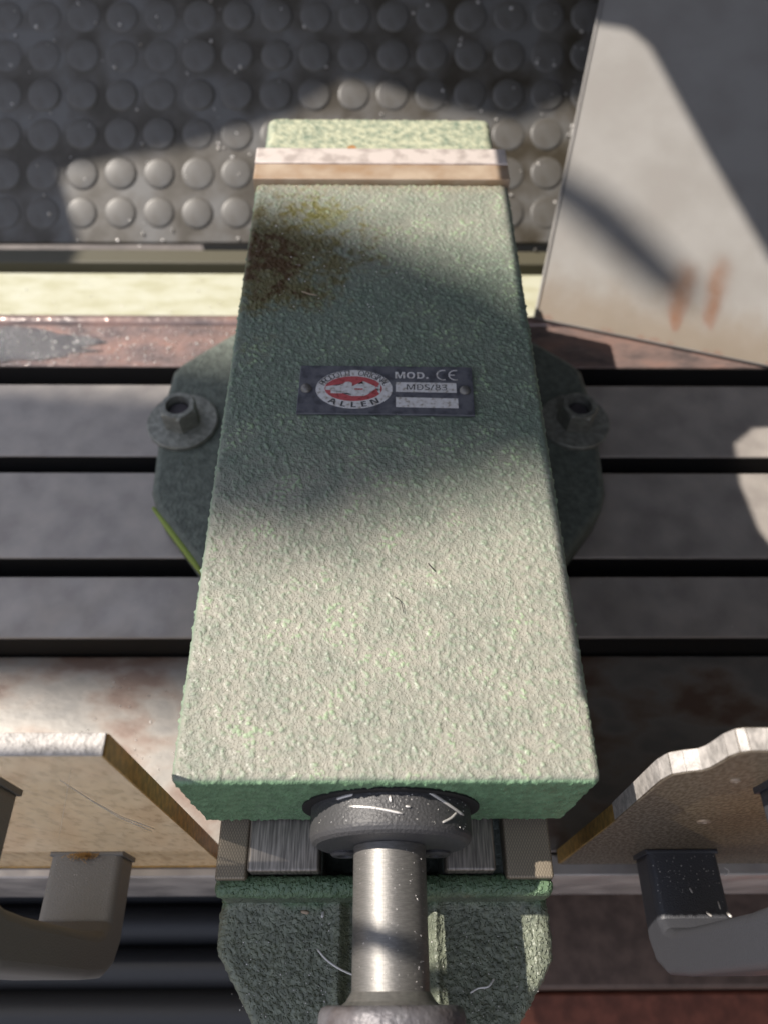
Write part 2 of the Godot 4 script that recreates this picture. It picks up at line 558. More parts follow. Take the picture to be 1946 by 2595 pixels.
	flecked.albedo_texture = noise_tex(1024, 0.03, 83, PackedColorArray([Color(0.80, 0.76, 0.71), Color(0.90, 0.87, 0.83), Color(1, 0.98, 0.94)]), PackedFloat32Array([0.3, 0.55, 0.75]), FastNoiseLite.TYPE_SIMPLEX_SMOOTH, 4)
	tri(flecked, Vector3(22, 10, 22))
	flecked.transparency = BaseMaterial3D.TRANSPARENCY_ALPHA
	flecked.backlight_enabled = true
	flecked.backlight = Color(1.0, 0.93, 0.80)
	M.flecked = bump(flecked, fine, 0.010)
	var edge := mat(Color(0.62, 0.42, 0.13), 0.4)
	edge.albedo_texture = grain
	tri(edge, Vector3.ONE * 20.0)
	edge.backlight_enabled = true
	edge.backlight = Color(0.9, 0.7, 0.3)
	M.edge = edge
	var frost := mat(Color(0.50, 0.465, 0.43), 0.45)
	frost.albedo_texture = noise_tex(512, 0.02, 87, grey(0.8, 1.0), PackedFloat32Array([0.2, 0.7]), FastNoiseLite.TYPE_SIMPLEX_SMOOTH, 3)
	tri(frost, Vector3(20, 20, 20))
	M.frost = bump(frost, fine, 0.012)
	M.chip = mat(Color(0.72, 0.69, 0.66), 0.3, 0.3)


# ---------------------------------------------------------------- unseen surroundings, plus outlines added to shade the scene
func shade(called: String, pts: Array, away: float, thick: float, m: Material, label: String, category: String) -> void:
	# outline given where its shadow meets the height of the block's top, body standing that far up the sunbeam
	var up := -SUN.normalized()
	var st := MB.new()
	st.smooth(-1)
	var area := 0.0
	for i in pts.size(): area += (pts[i] as Vector2).cross(pts[(i + 1) % pts.size()])
	var p := pts.duplicate()
	if area > 0.0: p.reverse()
	var o := up * away
	var t := Vector3(0, thick, 0)
	for i in p.size():
		var j := (i + 1) % p.size()
		var A := Vector3(p[i].x, 0, p[i].y) + o; var B := Vector3(p[j].x, 0, p[j].y) + o
		st.quad(A, B, B + t, A + t)
	var idx := Geometry2D.triangulate_polygon(PackedVector2Array(p))
	for i in range(0, idx.size(), 3):
		var v := []
		for k in 3: v.append(Vector3(p[idx[i + k]].x, 0, p[idx[i + k]].y) + o)
		if (v[1] - v[0]).cross(v[2] - v[0]).y < 0.0: v = [v[0], v[2], v[1]]
		st.tri(v[0] + t, v[1] + t, v[2] + t)
		st.tri(v[0], v[2], v[1])
	single(called, st.done(), m, label, category)

func V(a: float, b: float) -> Vector2:
	return Vector2(a, b) * 0.001

func surroundings() -> void:
	var floor_m := mat(Color(0.16, 0.14, 0.125), 0.8)
	floor_m.albedo_texture = M.grain
	tri(floor_m, Vector3.ONE * 1.3)
	single("floor", block(Vector3(-40, -1.04, -40), Vector3(40, -1.0, 40)), floor_m, "grey concrete floor under the milling machine", "floor", "", "structure")
	var cast := mat(Color(0.10, 0.105, 0.10), 0.6)
	# column and head of the machine, behind and above what the picture shows
	var t := thing("machine_column", "dark green machine column standing behind the rubber mat", "machine column", Vector3(0.05, -1.0, -0.95))
	part("column", block(Vector3(-0.22, -1.0, -1.25), Vector3(0.34, 1.1, -0.75), 0.02), cast, t)
	part("head", block(Vector3(-0.02, 0.55, -0.75), Vector3(0.42, 1.0, 0.10), 0.03), cast, t)
	var wall := mat(Color(0.16, 0.14, 0.12), 0.85)
	single("sky_blocker", block(Vector3(0.46, -1.0, -1.3), Vector3(0.80, 1.5, 0.7), 0.01), cast, "dark block added on the right of the table, out of view, to cut sky light", "light_blocker")  # added unseen block that cuts sky light from the right
	single("workshop_wall", block(Vector3(0.95, -1.0, -2.2), Vector3(1.1, 1.8, 2.4)), wall, "brown workshop wall on the right of the machine", "wall")
	# added unseen caster for the shaded mat top and the edge on the grey sheet
	shade("mat_shade_caster", [V(-330, -405), V(-322, -462), V(-295, -468), V(-227, -475), V(-144, -491), V(-100, -507), V(-70, -503), V(-44, -495), V(9, -486), V(45, -495), V(85, -497), V(112, -484), V(128, -484), V(141, -466), V(151, -400), V(163, -336), V(240, -330), V(420, -420), V(420, -900), V(-700, -900), V(-700, -420)],
		0.85, 0.03, cast, "dark shape added out of view to shade the mat and the grey sheet", "shadow_caster")
	# soft dark band over the middle of the block, from an added distant shape
	shade("band_shade_caster", [V(-700, -300), V(-300, -278), V(-213, -270), V(-100, -254), V(-44, -235), V(13, -200), V(53, -158), V(64, -136), V(54, -116), V(-4, -100), V(-55, -78), V(-120, -84), V(-200, -104), V(-300, -108), V(-700, -112)],
		4.2, 0.05, M.olive, "distant shape added out of view to lay a soft shadow band on the vise", "board")
	shade("streak_shade_caster", [V(28, -407), V(42, -409), V(70, -386), V(90, -354), V(101, -330), V(88, -326), V(72, -346), V(52, -372), V(34, -392)],
		2.8, 0.02, M.dark, "dark bent strip added out of view to lay a shadow streak on the grey sheet", "hose arm")  # added unseen strip, only for the diagonal dark streak on the sheet
	shade("table_shade_caster", [V(52.0, -276), V(240, -278), V(240, -247), V(112, -242), V(99, -231), V(95, -205), V(97, -176), V(104, -159), V(240, -150), V(240, -16), V(52.0, -22)],
		0.27, 0.006, M.dark, "dark outline added out of view to shade the right of the table", "bracket")  # added unseen outline that darkens the table right of the block
	shade("ledge_shade_caster", [V(-46, 20), V(-30, 22), V(-4, 29), V(-4, 35), V(-24, 29), V(-46, 27), V(-48, 60), V(-400, 60), V(-400, 3), V(-47, 4)],
		0.42, 0.006, M.dark, "dark outline added out of view to shade the ledge left of the screw", "guard")  # added unseen outline that darkens the left ledge and crosses the spindle


# ---------------------------------------------------------------- the T-slot table
func table() -> void:
	var t := thing("milling_table", "worn grey cast iron milling table with black T-slots under the green vise", "machine table", Vector3(0, -0.20, -0.19))
	var x0 := -0.75; var x1 := 0.75
	for z in [[-0.123, -0.0915], [-0.184, -0.133], [-0.245, -0.1945]]:
		part("table_strip", block(Vector3(x0, -0.142, z[0]), Vector3(x1, -0.12, z[1]), 0.0008), M.iron, t)
	var rear := part("rear_strip", block(Vector3(x0, -0.142, -0.2925), Vector3(x1, -0.12, -0.259), 0.0008), M.copper, t)
	tag(rear, "oily reddish brown rear strip covered in bright specks", "")
	var bead := MB.new()
	bead.xf = Transform3D(Basis(Vector3(0, -1, 0), Vector3(1, 0, 0), Vector3(0, 0, 1)), Vector3(x0, -0.1245, -0.2985))
	bead.lathe([Vector2(0.0050, 0.0), Vector2(0.0050, 1.5)], 20)
	part("rear_bead", bead.done(), M.copper, t)
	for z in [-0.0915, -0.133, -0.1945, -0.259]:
		part("slot_wall", block(Vector3(x0, -0.142, z - 0.0004), Vector3(x1, -0.1207, z + 0.0003)), M.slot, t)  # oily slot walls, their deep shade put into the black colour
	# a film of black oil and chips over the far left of the rear strip
	var film := []
	for i in 40:
		var a := TAU * i / 40
		film.append(Vector2(-0.262 + cos(a) * 0.096 * (1.0 + rng.randf_range(-0.12, 0.12)), clampf(-0.2752 + sin(a) * 0.0165 * (1.0 + rng.randf_range(-0.15, 0.1)), -0.2905, -0.2603)))
	var wet := mat(Color(0.085, 0.083, 0.088), 0.14, 0.1, 0.8)
	tri(wet, Vector3.ONE * 18.0)
	bump(wet, M.fine, 0.04)
	part("oil_film", poly(film, -0.1199, -0.1196), wet, t)
	# bed below the strips: the slots end on it
	part("table_body", block(Vector3(x0, -0.20, -0.3045), Vector3(x1, -0.1425, -0.0905), 0.001), M.slot, t)
	part("rear_trough", block(Vector3(x0, -0.19, -0.3635), Vector3(x1, -0.1395, -0.305), 0.0015), M.cream, t)
	part("rear_rail", block(Vector3(x0, -0.20, -0.3875), Vector3(x1, -0.1395, -0.3735), 0.0012), M.olive, t)
	part("front_trough", block(Vector3(x0, -0.20, -0.0900), Vector3(x1, -0.137, -0.0045), 0.001), M.rust, t)
	part("front_lip", block(Vector3(x0, -0.20, -0.0040), Vector3(x1, -0.1372, 0.0042), 0.0008), M.iron, t)
	# below the table: ribbed way cover on the left, bare saddle on the right
	var w := thing("way_cover", "black ribbed bellows way cover hanging below the front of the table", "bellows", Vector3(-0.2, -0.30, 0.05))
	for k in 8:
		var z := -0.018 + 0.0195 * k
		var rib := MB.new()
		rib.smooth(1)
		var pr := []
		for i in 13:
			var a := float(i) / 12
			pr.append(Vector2(z + 0.0195 * a, -0.262 + 0.012 * pow(sin(PI * a), 0.45)))
		for i in 12:
			rib.quad(Vector3(-0.6, pr[i].y, pr[i].x), Vector3(-0.6, pr[i + 1].y, pr[i + 1].x), Vector3(0.03, pr[i + 1].y, pr[i + 1].x), Vector3(0.03, pr[i].y, pr[i].x))
		part("rib", rib.done(), M.grip, w)
	var s := thing("machine_saddle", "brown painted saddle casting below the table on the right", "machine saddle", Vector3(0.3, -0.36, 0.02))
	var brown := mat(Color(0.16, 0.105, 0.08), 0.55)
	brown.albedo_texture = M.grain
	tri(brown, Vector3.ONE * 6.0)
	part("saddle", block(Vector3(0.04, -0.36, -0.10), Vector3(0.6, -0.25, 0.0415), 0.002), brown, s)
	var red := mat(Color(0.26, 0.085, 0.05), 0.55)
	red.albedo_texture = M.grain
	tri(red, Vector3.ONE * 6.0)
	part("front_face", block(Vector3(0.04, -0.36, 0.042), Vector3(0.6, -0.285, 0.16), 0.002), red, s)


# ---------------------------------------------------------------- studded rubber mat
func rubber_mat() -> void:
	var B := Basis.from_euler(Vector3(-0.99274, -0.020203, 0.017816), EULER_ORDER_YXZ)
	var ax := Basis(B.x, B.z, -B.y)                   # local y out of the mat, local z down its slope
	var C := Vector3(-0.00273, 0.19576, 0.04636) - B.z * 0.517
	var k := 0.517 / 1623.4
	var foot := C + ax * Vector3(0, 0, (525.0 - 1106.0) * k)
	var t := thing("rubber_mat", "dusty black studded rubber mat rising behind the milling table", "rubber mat", foot, "", ax)
	var st := MB.new()
	st.smooth(-1)
	st.prism_y([Vector2(-0.40, -0.32), Vector2(0.40, -0.32), Vector2(0.40, 0.0), Vector2(-0.40, 0.0)], -0.004, 0.0, 0.001)
	local("mat_sheet", st.done(), M.rubber, t)
	var sm := MB.new()
	sm.lathe([Vector2(0.0112, -0.0005), Vector2(0.0109, 0.0006), Vector2(0.0102, 0.0012), Vector2(0.0090, 0.0015), Vector2(0.0, 0.00155)], 28, -1)
	var stud := sm.done()
	for row in 8:
		for col in range(-10, 9):
			var px := 848.0 - 829.5 + 83.4 * col + (205.0 - (460.0 - 85.0 * row)) * 0.012
			var py := 460.0 - 85.0 * row - 525.0
			if px * k > 0.26 or px * k < -0.29: continue
			var worn := rng.randf_range(0.40, 0.85) * (0.6 if row > 3 and col < -4 else 1.0)
			var r := rng.randf_range(0.96, 1.02)
			local("stud", stud, M.rubber, t, Vector3(px * k + rng.randf_range(-0.0003, 0.0003), 0, py * k + rng.randf_range(-0.0003, 0.0003)), Basis.from_scale(Vector3(r, worn, r)))


# ---------------------------------------------------------------- grey sheet at the upper right
func guard_sheet() -> void:
	var A := Vector3(0.0917, -0.118, -0.2978); var Bp := Vector3(0.2234, -0.118, -0.2583); var C := Vector3(0.1414, -0.0266, -0.4946)
	var x := (Bp - A).normalized()
	var n := x.cross(A - C).normalized()
	if n.y < 0: n = -n
	var z := x.cross(n)
	if z.z < 0: z = -z
	var t := thing("guard_sheet", "grey painted sheet metal guard leaning at the upper right, rusty along its lower edge", "sheet metal", A, "", Basis(x, n, x.cross(n)))
	var u := (C - A)
	var cu := Vector2(u.dot(x), u.dot(x.cross(n)))
	var st := MB.new()
	st.smooth(-1)
	st.prism_y([Vector2(0, 0), Vector2(0.14, 0.0), cu * 1.6 + Vector2(0.40, 0), cu * 1.6], -0.0016, 0.0, 0.0004)
	local("sheet", st.done(), M.sheet, t)
	# folded rim along its left edge
	var rim := MB.new()
	var d := cu.normalized()
	var e := Vector2(-d.y, d.x) * 0.0015
	if e.x < 0: e = -e
	rim.smooth(-1)
	rim.prism_y([Vector2(0, 0) + d * 0.002, e + d * 0.002, cu * 1.6 + e, cu * 1.6], 0.0001, 0.0012, 0.0004)
	local("folded_rim", rim.done(), M.sheet, t)
	# rust: along the bottom edge and two runs
	var rm := mat(Color(0.26, 0.11, 0.04), 0.6)
	rm.albedo_texture = M.grain
	tri(rm, Vector3.ONE * 25.0)
	rm.transparency = BaseMaterial3D.TRANSPARENCY_ALPHA
	var im := Image.create(256, 128, false, Image.FORMAT_RGBA8)
	var f := FastNoiseLite.new()
	f.seed = 4; f.frequency = 0.03
	for yy in 128:
		for xx in 256:
			var q := f.get_noise_2d(xx, yy)
			var v := float(yy) / 127.0                      # 1 at the bottom edge
			var u_ := float(xx) / 255.0
			var a := smoothstep(0.88, 1.08, v + 0.10 * q) * 0.40
			for run in [[0.575, 0.050, 0.34], [0.715, 0.040, 0.28]]:
				var w := exp(-pow((u_ - run[0] - 0.02 * (1.0 - v)) / run[1], 2.0))
				a = maxf(a, 0.50 * w * smoothstep(run[2], run[2] + 0.25, v) * (0.7 + 0.6 * q) * (1.0 - 0.55 * smoothstep(0.8, 1.0, v)))
			var b := 0.30 * smoothstep(0.55, 0.95, v + 0.10 * q)
			var c := Color(0.60, 0.37, 0.17) if a > b else Color(0.62, 0.52, 0.38)
			im.set_pixel(xx, yy, Color(c.r, c.g, c.b, clampf(maxf(a, b), 0.0, 1.0)))
	var pm := StandardMaterial3D.new()
	pm.albedo_texture = ImageTexture.create_from_image(im)
	pm.roughness = 0.6
	pm.transparency = BaseMaterial3D.TRANSPARENCY_ALPHA
	pm.texture_repeat = false
	pm.cull_mode = BaseMaterial3D.CULL_DISABLED
	var s := SurfaceTool.new()
	s.begin(Mesh.PRIMITIVE_TRIANGLES)
	var w2 := cu * 0.42
	var P := [Vector2(0.001, -0.0005), Vector2(0.139, -0.0005), Vector2(0.139, 0) + w2, Vector2(0.003, 0) + w2]
	var UV := [Vector2(0, 1), Vector2(1, 1), Vector2(1, 0), Vector2(0, 0)]
	for i in [0, 2, 1, 0, 3, 2]:
		s.set_uv(UV[i]); s.set_normal(Vector3.UP)
		s.add_vertex(Vector3(P[i].x, 0.0006, P[i].y))
	local("rust_stain", s.commit(), pm, t)


# ---------------------------------------------------------------- the vise
func vise() -> void:
	var t := thing("machine_vise", "green hammered cast iron machine vise with a riveted name plate on its sliding jaw", "vise", Vector3(0, -0.12, -0.15))
	# sliding jaw: the long block
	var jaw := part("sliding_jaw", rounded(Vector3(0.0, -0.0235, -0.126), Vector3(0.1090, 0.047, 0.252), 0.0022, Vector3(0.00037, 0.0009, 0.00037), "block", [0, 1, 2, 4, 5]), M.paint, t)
	tag(jaw, "dusty sage green sliding jaw block with an oil stain at the far left", "")
	# pocket of the collar: a flat black disc, the recess's shade in its colour
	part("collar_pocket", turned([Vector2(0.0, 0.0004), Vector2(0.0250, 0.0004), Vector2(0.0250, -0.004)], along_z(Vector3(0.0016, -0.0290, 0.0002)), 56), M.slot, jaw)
	part("jaw_plate", block(Vector3(-0.0558, -0.034, -0.2635), Vector3(0.0554, 0.0018, -0.2525), 0.0006), M.stained, t)
	part("jaw_plate", block(Vector3(-0.0560, -0.034, -0.2752), Vector3(0.0554, 0.0022, -0.2638), 0.0006), M.steel, t)
	var fj := part("fixed_jaw", rounded(Vector3(-0.0013, -0.030, -0.2900), Vector3(0.1045, 0.060, 0.0294), 0.004, Vector3(0.0008, 0.004, 0.0006), "jaw"), M.paint, t)
	tag(fj, "pale green fixed jaw behind the two steel jaw plates", "")

	# bed with its ways
	var bm := MB.new()
	bm.smooth(-1)
	bm.box(Vector3(-0.0515, -0.1, -0.318), Vector3(-0.0190, -0.0585, 0.0150))
	bm.box(Vector3(0.0180, -0.1, -0.318), Vector3(0.0515, -0.0585, 0.0150))
	bm.box(Vector3(-0.0515, -0.0955, -0.319), Vector3(0.0515, -0.0800, 0.0100))
	var bed := part("bed", bm.done(), M.green, t)
	for w in [[-0.0505, -0.0412, -0.0515, M.scraped], [0.0365, 0.0507, -0.0515, M.scraped], [-0.0408, -0.0193, -0.0490, M.ground], [0.0182, 0.0332, -0.0490, M.ground]]:
		var outer: bool = w[3] == M.scraped
		part("way", rounded(Vector3((w[0] + w[1]) / 2, w[2] - 0.006, -0.15), Vector3(w[1] - w[0], 0.012, 0.3 + (0.0312 if outer else 0.0276)), 0.0009, Vector3(0.01, 0.01, 0.05)), w[3], bed)
	# the front of the bed: a green lip, then an oily ledge below the screw
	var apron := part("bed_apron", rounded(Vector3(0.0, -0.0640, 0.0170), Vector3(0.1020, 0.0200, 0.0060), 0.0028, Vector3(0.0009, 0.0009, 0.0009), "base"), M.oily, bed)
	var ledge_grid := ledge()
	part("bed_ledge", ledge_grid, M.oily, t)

	# screw: collar, spindle, end block
	var col := MB.new()
	col.xf = along_z(Vector3(0.0016, -0.030, 0.0))
	col.lathe([Vector2(0.0224, -0.003), Vector2(0.0226, 0.0078), Vector2(0.0224, 0.0086), Vector2(0.0218, 0.0095), Vector2(0.0206, 0.0102), Vector2(0.0, 0.0102)], 72)
	var collar := part("collar", col.done(), M.black, t)
	for a in [-0.62, PI + 0.62]:
		var c := Vector3(0.0016 + cos(a) * 0.0160, -0.030 + sin(a) * 0.0160, 0.0102)
		var sc := MB.new()
		sc.xf = along_z(c)
		sc.lathe([Vector2(0.0042, -0.001), Vector2(0.0042, 0.0006), Vector2(0.0036, 0.0011), Vector2(0.0022, 0.0011), Vector2(0.0020, 0.0003), Vector2(0.0, 0.0003)], 24)
		part("cap_screw", sc.done(), M.black, collar)
	var sp := MB.new()
	sp.xf = along_z(Vector3(0.0012, -0.030, 0.0))
	sp.lathe([Vector2(0.0099, 0.0103), Vector2(0.0099, 0.053)], 64)
	part("spindle", sp.done(), M.shaft, t)
	var boss_m := mat(Color(0.20, 0.195, 0.205), 0.5, 0.3)
	boss_m.albedo_texture = noise_tex(512, 0.012, 91, PackedColorArray([Color(0.70, 0.63, 0.60), Color(0.85, 0.84, 0.85), Color(1, 1, 1)]), PackedFloat32Array([0.2, 0.45, 0.8]), FastNoiseLite.TYPE_SIMPLEX_SMOOTH, 4)
	tri(boss_m, Vector3.ONE * 14.0)
	bump(boss_m, M.fine, 0.02)
	var ec := MB.new()
	ec.xf = along_z(Vector3(0.0014, -0.030, 0.0))
	ec.lathe([Vector2(0.0102, 0.0470), Vector2(0.0162, 0.0470), Vector2(0.0174, 0.0474), Vector2(0.0181, 0.0484), Vector2(0.0183, 0.0498), Vector2(0.0183, 0.0880), Vector2(0.0, 0.0880)], 64, -1)
	part("screw_end_collar", ec.done(), boss_m, t)
	part("spindle_fillet", turned([Vector2(0.0125, 0.0471), Vector2(0.0113, 0.0462), Vector2(0.0098, 0.0440)], along_z(Vector3(0.0012, -0.030, 0.0)), 48), M.shaft, t)

	# swivel base on the table
	var oct := smoothed([V(-70, -271), V(-109, -235), V(-111, -205), V(-108, -150), V(-72, -104), V(72, -106), V(106, -150), V(109, -205), V(106, -236), V(70, -268)], 1, 0.10)
	var sb := part("swivel_base", poly(oct, -0.12, -0.0955, 0.0035, Transform3D(), 3), M.green, t)
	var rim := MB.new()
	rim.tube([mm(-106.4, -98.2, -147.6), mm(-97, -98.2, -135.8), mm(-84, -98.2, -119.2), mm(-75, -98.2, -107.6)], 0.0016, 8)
	part("lit_lime_rim", rim.done(), mat(Color(0.26, 0.34, 0.06), 0.6), sb)  # lime paint edge, its sunlit brightness put into the colour
	part("swivel_ring", turned([Vector2(0.078, -0.0956), Vector2(0.077, -0.0865), Vector2(0.0745, -0.0840), Vector2(0.0, -0.0840)], Transform3D(Basis(), Vector3(0, 0, -0.19)), 72), M.green, sb)
	name_plate(t)

func ledge() -> ArrayMesh:
	# oily bumpy shelf in front of the bed: a grid inside an outline, its rim turned down
	var out := smoothed([V(-48.5, 16), V(49.0, 16), V(49.5, 35), V(45.5, 41), V(35, 54), V(24, 78), V(-24, 78), V(-36, 51), V(-44.5, 39), V(-49.0, 33)], 1)
	var st := SurfaceTool.new()
	st.begin(Mesh.PRIMITIVE_TRIANGLES)
	st.set_smooth_group(1)
	var c := Vector2(0.0, 0.040)
	# rings from the middle to the rim, then over it
	var n := 420
	var rim := []
	var per := 0.0
	for i in out.size(): per += (out[i] as Vector2).distance_to(out[(i + 1) % out.size()])
	var seg := 0; var run := 0.0
	for i in n:
		var want := per * i / n
		while run + (out[seg] as Vector2).distance_to(out[(seg + 1) % out.size()]) < want:
			run += (out[seg] as Vector2).distance_to(out[(seg + 1) % out.size()])
			seg += 1
		rim.append((out[seg] as Vector2).lerp(out[(seg + 1) % out.size()], (want - run) / (out[seg] as Vector2).distance_to(out[(seg + 1) % out.size()])))
	var rings := 96
	var grid := []
	for r in rings + 9:
		var row := []
		for i in n:
			var f := minf(1.0, float(r) / rings)
			var p: Vector2 = c.lerp(rim[i], sqrt(f) if r <= rings else 1.0)
			var y := -0.0715
			var nn := Vector3.UP
			if r > rings:
				var a := PI / 2 * minf(1.0, (r - rings) / 4.0)
				var outward := (Vector2(rim[i]) - c).normalized()
				p += outward * 0.003 * sin(a)
				y -= 0.003 * (1.0 - cos(a)) + maxf(0.0, r - rings - 4) * 0.006
				nn = Vector3(outward.x * sin(a), cos(a), outward.y * sin(a))
			# a fillet up to the green lip, and a trough under the screw
			var w := Vector3(p.x, y, p.y)
			if r <= rings:
				w.y += 0.0030 * exp(-(p.y - 0.0190) / 0.0028) * smoothstep(0.014, 0.02, p.y)
				w.y -= 0.004 * smoothstep(0.0145, 0.0115, absf(p.x - 0.001))
				w.y += 0.0016 * exp(-pow((absf(p.x - 0.001) - 0.0150) / 0.0012, 2.0))
			var a1 := nz.get_noise_3d(w.x * 900, w.y * 900, w.z * 900); var b1 := nz2.get_noise_3d(w.x * 900, w.y * 900, w.z * 900)
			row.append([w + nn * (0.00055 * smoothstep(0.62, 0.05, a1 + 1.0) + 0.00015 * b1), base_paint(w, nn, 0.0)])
		grid.append(row)
	for r in grid.size() - 1:
		for i in n:
			var j := (i + 1) % n
			for v in [grid[r][i], grid[r + 1][j], grid[r + 1][i], grid[r][i], grid[r][j], grid[r + 1][j]]:
				st.set_color(v[1])
				st.add_vertex(v[0])
	st.generate_normals()
	st.index()
	return st.commit()

func text_on(st: SurfaceTool, words: String, cap: float, at: Vector2, turn: float, y: float, xf: Transform3D, stretch := 1.0, weight := 700) -> void:
	var tm := TextMesh.new()
	var f := SystemFont.new()
	f.font_names = PackedStringArray(["Droid Sans"])
	f.font_weight = weight
	tm.font = f
	tm.text = words
	tm.font_size = 32
	tm.pixel_size = cap / 0.714 / 32.0
	tm.depth = 0.00003
	tm.curve_step = 1.0
	var b := Basis(Vector3(1, 0, 0), Vector3(0, 0, -1), Vector3(0, 1, 0))        # letters lie on the plate, tops towards -z
	b = Basis(Vector3.UP, -turn) * b * Basis.from_scale(Vector3(stretch, 1, 1))
	st.append_from(tm, 0, xf * Transform3D(b, Vector3(at.x, y, at.y)))

func name_plate(vise_: Node3D) -> void:
	# plate axes: x along it from its left end, z down it, y out; a little askew on the block
	var xf := Transform3D(Basis(Vector3(0, 1, 0), -0.010), Vector3(-0.0291, 0.00042, -0.1423))
	var dark := mat(Color(0.165, 0.167, 0.185), 0.40, 0.2)
	dark.albedo_texture = noise_tex(512, 0.012, 95, PackedColorArray([Color(0.72, 0.72, 0.74), Color(0.90, 0.90, 0.92), Color(1, 1, 1)]), PackedFloat32Array([0.2, 0.5, 0.8]), FastNoiseLite.TYPE_SIMPLEX_SMOOTH, 5)
	tri(dark, Vector3.ONE * 30.0)
	var white := mat(Color(0.74, 0.73, 0.73), 0.5, 0.1)
	white.albedo_texture = noise_tex(512, 0.02, 96, PackedColorArray([Color(0.72, 0.69, 0.64), Color(0.94, 0.93, 0.92), Color(1, 1, 1)]), PackedFloat32Array([0.15, 0.36, 0.7]), FastNoiseLite.TYPE_SIMPLEX_SMOOTH, 5)
	tri(white, Vector3.ONE * 40.0)
	var red := mat(Color(0.52, 0.10, 0.11), 0.5)
	red.albedo_texture = white.albedo_texture
	tri(red, Vector3.ONE * 40.0)
	var ink := mat(Color(0.06, 0.06, 0.065), 0.55)
	var pl := part("name_plate", poly([V(0, 0), V(60.2, 0), V(60.0, 22.2), V(34.0, 22.0), V(33.6, 21.7), V(33.2, 22.0), V(-0.2, 22.0)], 0.0, 0.0009, 0.00012, xf), dark, vise_)
	tag(pl, "small dark riveted name plate with a red oval emblem", "")
	var Y := 0.0009
	part("oval_border", poly(circle(V(19.0, 10.9), 0.0132, 0.0089, 64), Y, Y + 0.00003, 0.0, xf), white, pl)
	part("oval_field", poly(circle(V(18.8, 10.7), 0.0099, 0.0057, 64), Y + 0.00004, Y + 0.00007, 0.0, xf), red, pl)
	# a vise in outline, white on red
	var emblem := MB.new()
	emblem.xf = xf
	emblem.smooth(-1)
	emblem.prism_y([V(9.2, 9.9), V(12.6, 9.8), V(15.2, 8.6), V(16.0, 7.7), V(17.4, 7.6), V(18.3, 8.2), V(18.3, 9.7), V(22.4, 9.7), V(22.4, 9.1), V(21.4, 8.2), V(21.9, 7.4), V(22.8, 7.6), V(24.0, 8.3), V(25.4, 9.2), V(26.3, 9.6), V(26.4, 10.9), V(25.6, 11.6), V(24.4, 12.2), V(23.8, 13.4), V(22.6, 14.1), V(18.3, 14.2), V(18.2, 13.0), V(11.1, 13.0), V(11.0, 11.5), V(9.2, 11.5)], Y + 0.00008, Y + 0.00011)
	emblem.prism_y([V(26.5, 9.9), V(27.6, 9.9), V(27.6, 8.4), V(28.1, 8.4), V(28.1, 12.8), V(27.6, 12.8), V(27.6, 10.5), V(26.5, 10.5)], Y + 0.00008, Y + 0.00011)
	part("emblem", emblem.done(), white, pl)
	part("emblem_gap", poly([V(19.2, 10.7), V(22.1, 10.7), V(22.1, 11.3), V(19.2, 11.3)], Y + 0.00012, Y + 0.00014, 0.0, xf), red, pl)
	part("model_field", poly([V(33.3, 7.5), V(54.3, 7.7), V(54.3, 12.2), V(33.3, 12.0)], Y, Y + 0.00003, 0.0, xf), white, pl)
	part("blank_field", poly([V(33.3, 14.4), V(54.6, 14.8), V(54.6, 19.2), V(33.3, 18.9)], Y, Y + 0.00003, 0.0, xf), white, pl)
	var dk := SurfaceTool.new()
	dk.begin(Mesh.PRIMITIVE_TRIANGLES)
	var yl := Y + 0.00006
	text_on(dk, "MDS/83", 0.0024, V(44.0, 9.9), 0.008, yl, xf, 1.22, 400)
	ring_text(dk, "PRODOTTI", -166.0, -97.0, 0.00185, 1.0, yl, xf)
	ring_text(dk, "ORIGINAL", -83.0, -16.0, 0.00185, 1.0, yl, xf)
	ring_text(dk, "ALLEN", 139.0, 41.0, 0.0023, -1.0, yl, xf, 1.35)
	part("dark_lettering", dk.commit(), ink, pl)
	var wh := SurfaceTool.new()
	wh.begin(Mesh.PRIMITIVE_TRIANGLES)
	text_on(wh, "MOD.", 0.0030, V(38.8, 4.3), 0.008, Y + 0.00003, xf, 1.10)
	part("white_lettering", wh.commit(), white, pl)
	# the conformity mark: two arcs and a bar
	var ce := MB.new()
	ce.xf = xf
	ce.smooth(-1)
	for c in [V(50.0, 4.0), V(54.2, 4.0)]:
		var a0 := deg_to_rad(72.0); var a1 := deg_to_rad(288.0)
		for i in 20:
			var a := lerpf(a0, a1, i / 20.0); var b := lerpf(a0, a1, (i + 1) / 20.0)
			var ro := 0.0025; var ri := 0.0020
			var q := []
			for e in [[a, ri], [a, ro], [b, ro], [b, ri]]:
				q.append(Vector3(c.x + cos(e[0]) * e[1], Y + 0.00004, c.y - sin(e[0]) * e[1]))
			ce.quad(q[0], q[1], q[2], q[3])
	ce.quad(Vector3(0.0518, Y + 0.00004, 0.0042), Vector3(0.0540, Y + 0.00004, 0.0042), Vector3(0.0540, Y + 0.00004, 0.0037), Vector3(0.0518, Y + 0.00004, 0.0037))
	part("conformity_mark", ce.done(), white, pl)
	for c in [V(2.5, 11.0), V(57.2, 11.2)]:
		part("rivet", turned([Vector2(0.00195, 0.0), Vector2(0.0019, 0.0004), Vector2(0.0016, 0.0009), Vector2(0.0010, 0.00125), Vector2(0.0004, 0.00138), Vector2(0.0, 0.0014)], xf * Transform3D(Basis(), Vector3(c.x, Y, c.y)), 28), M.shaft, pl)

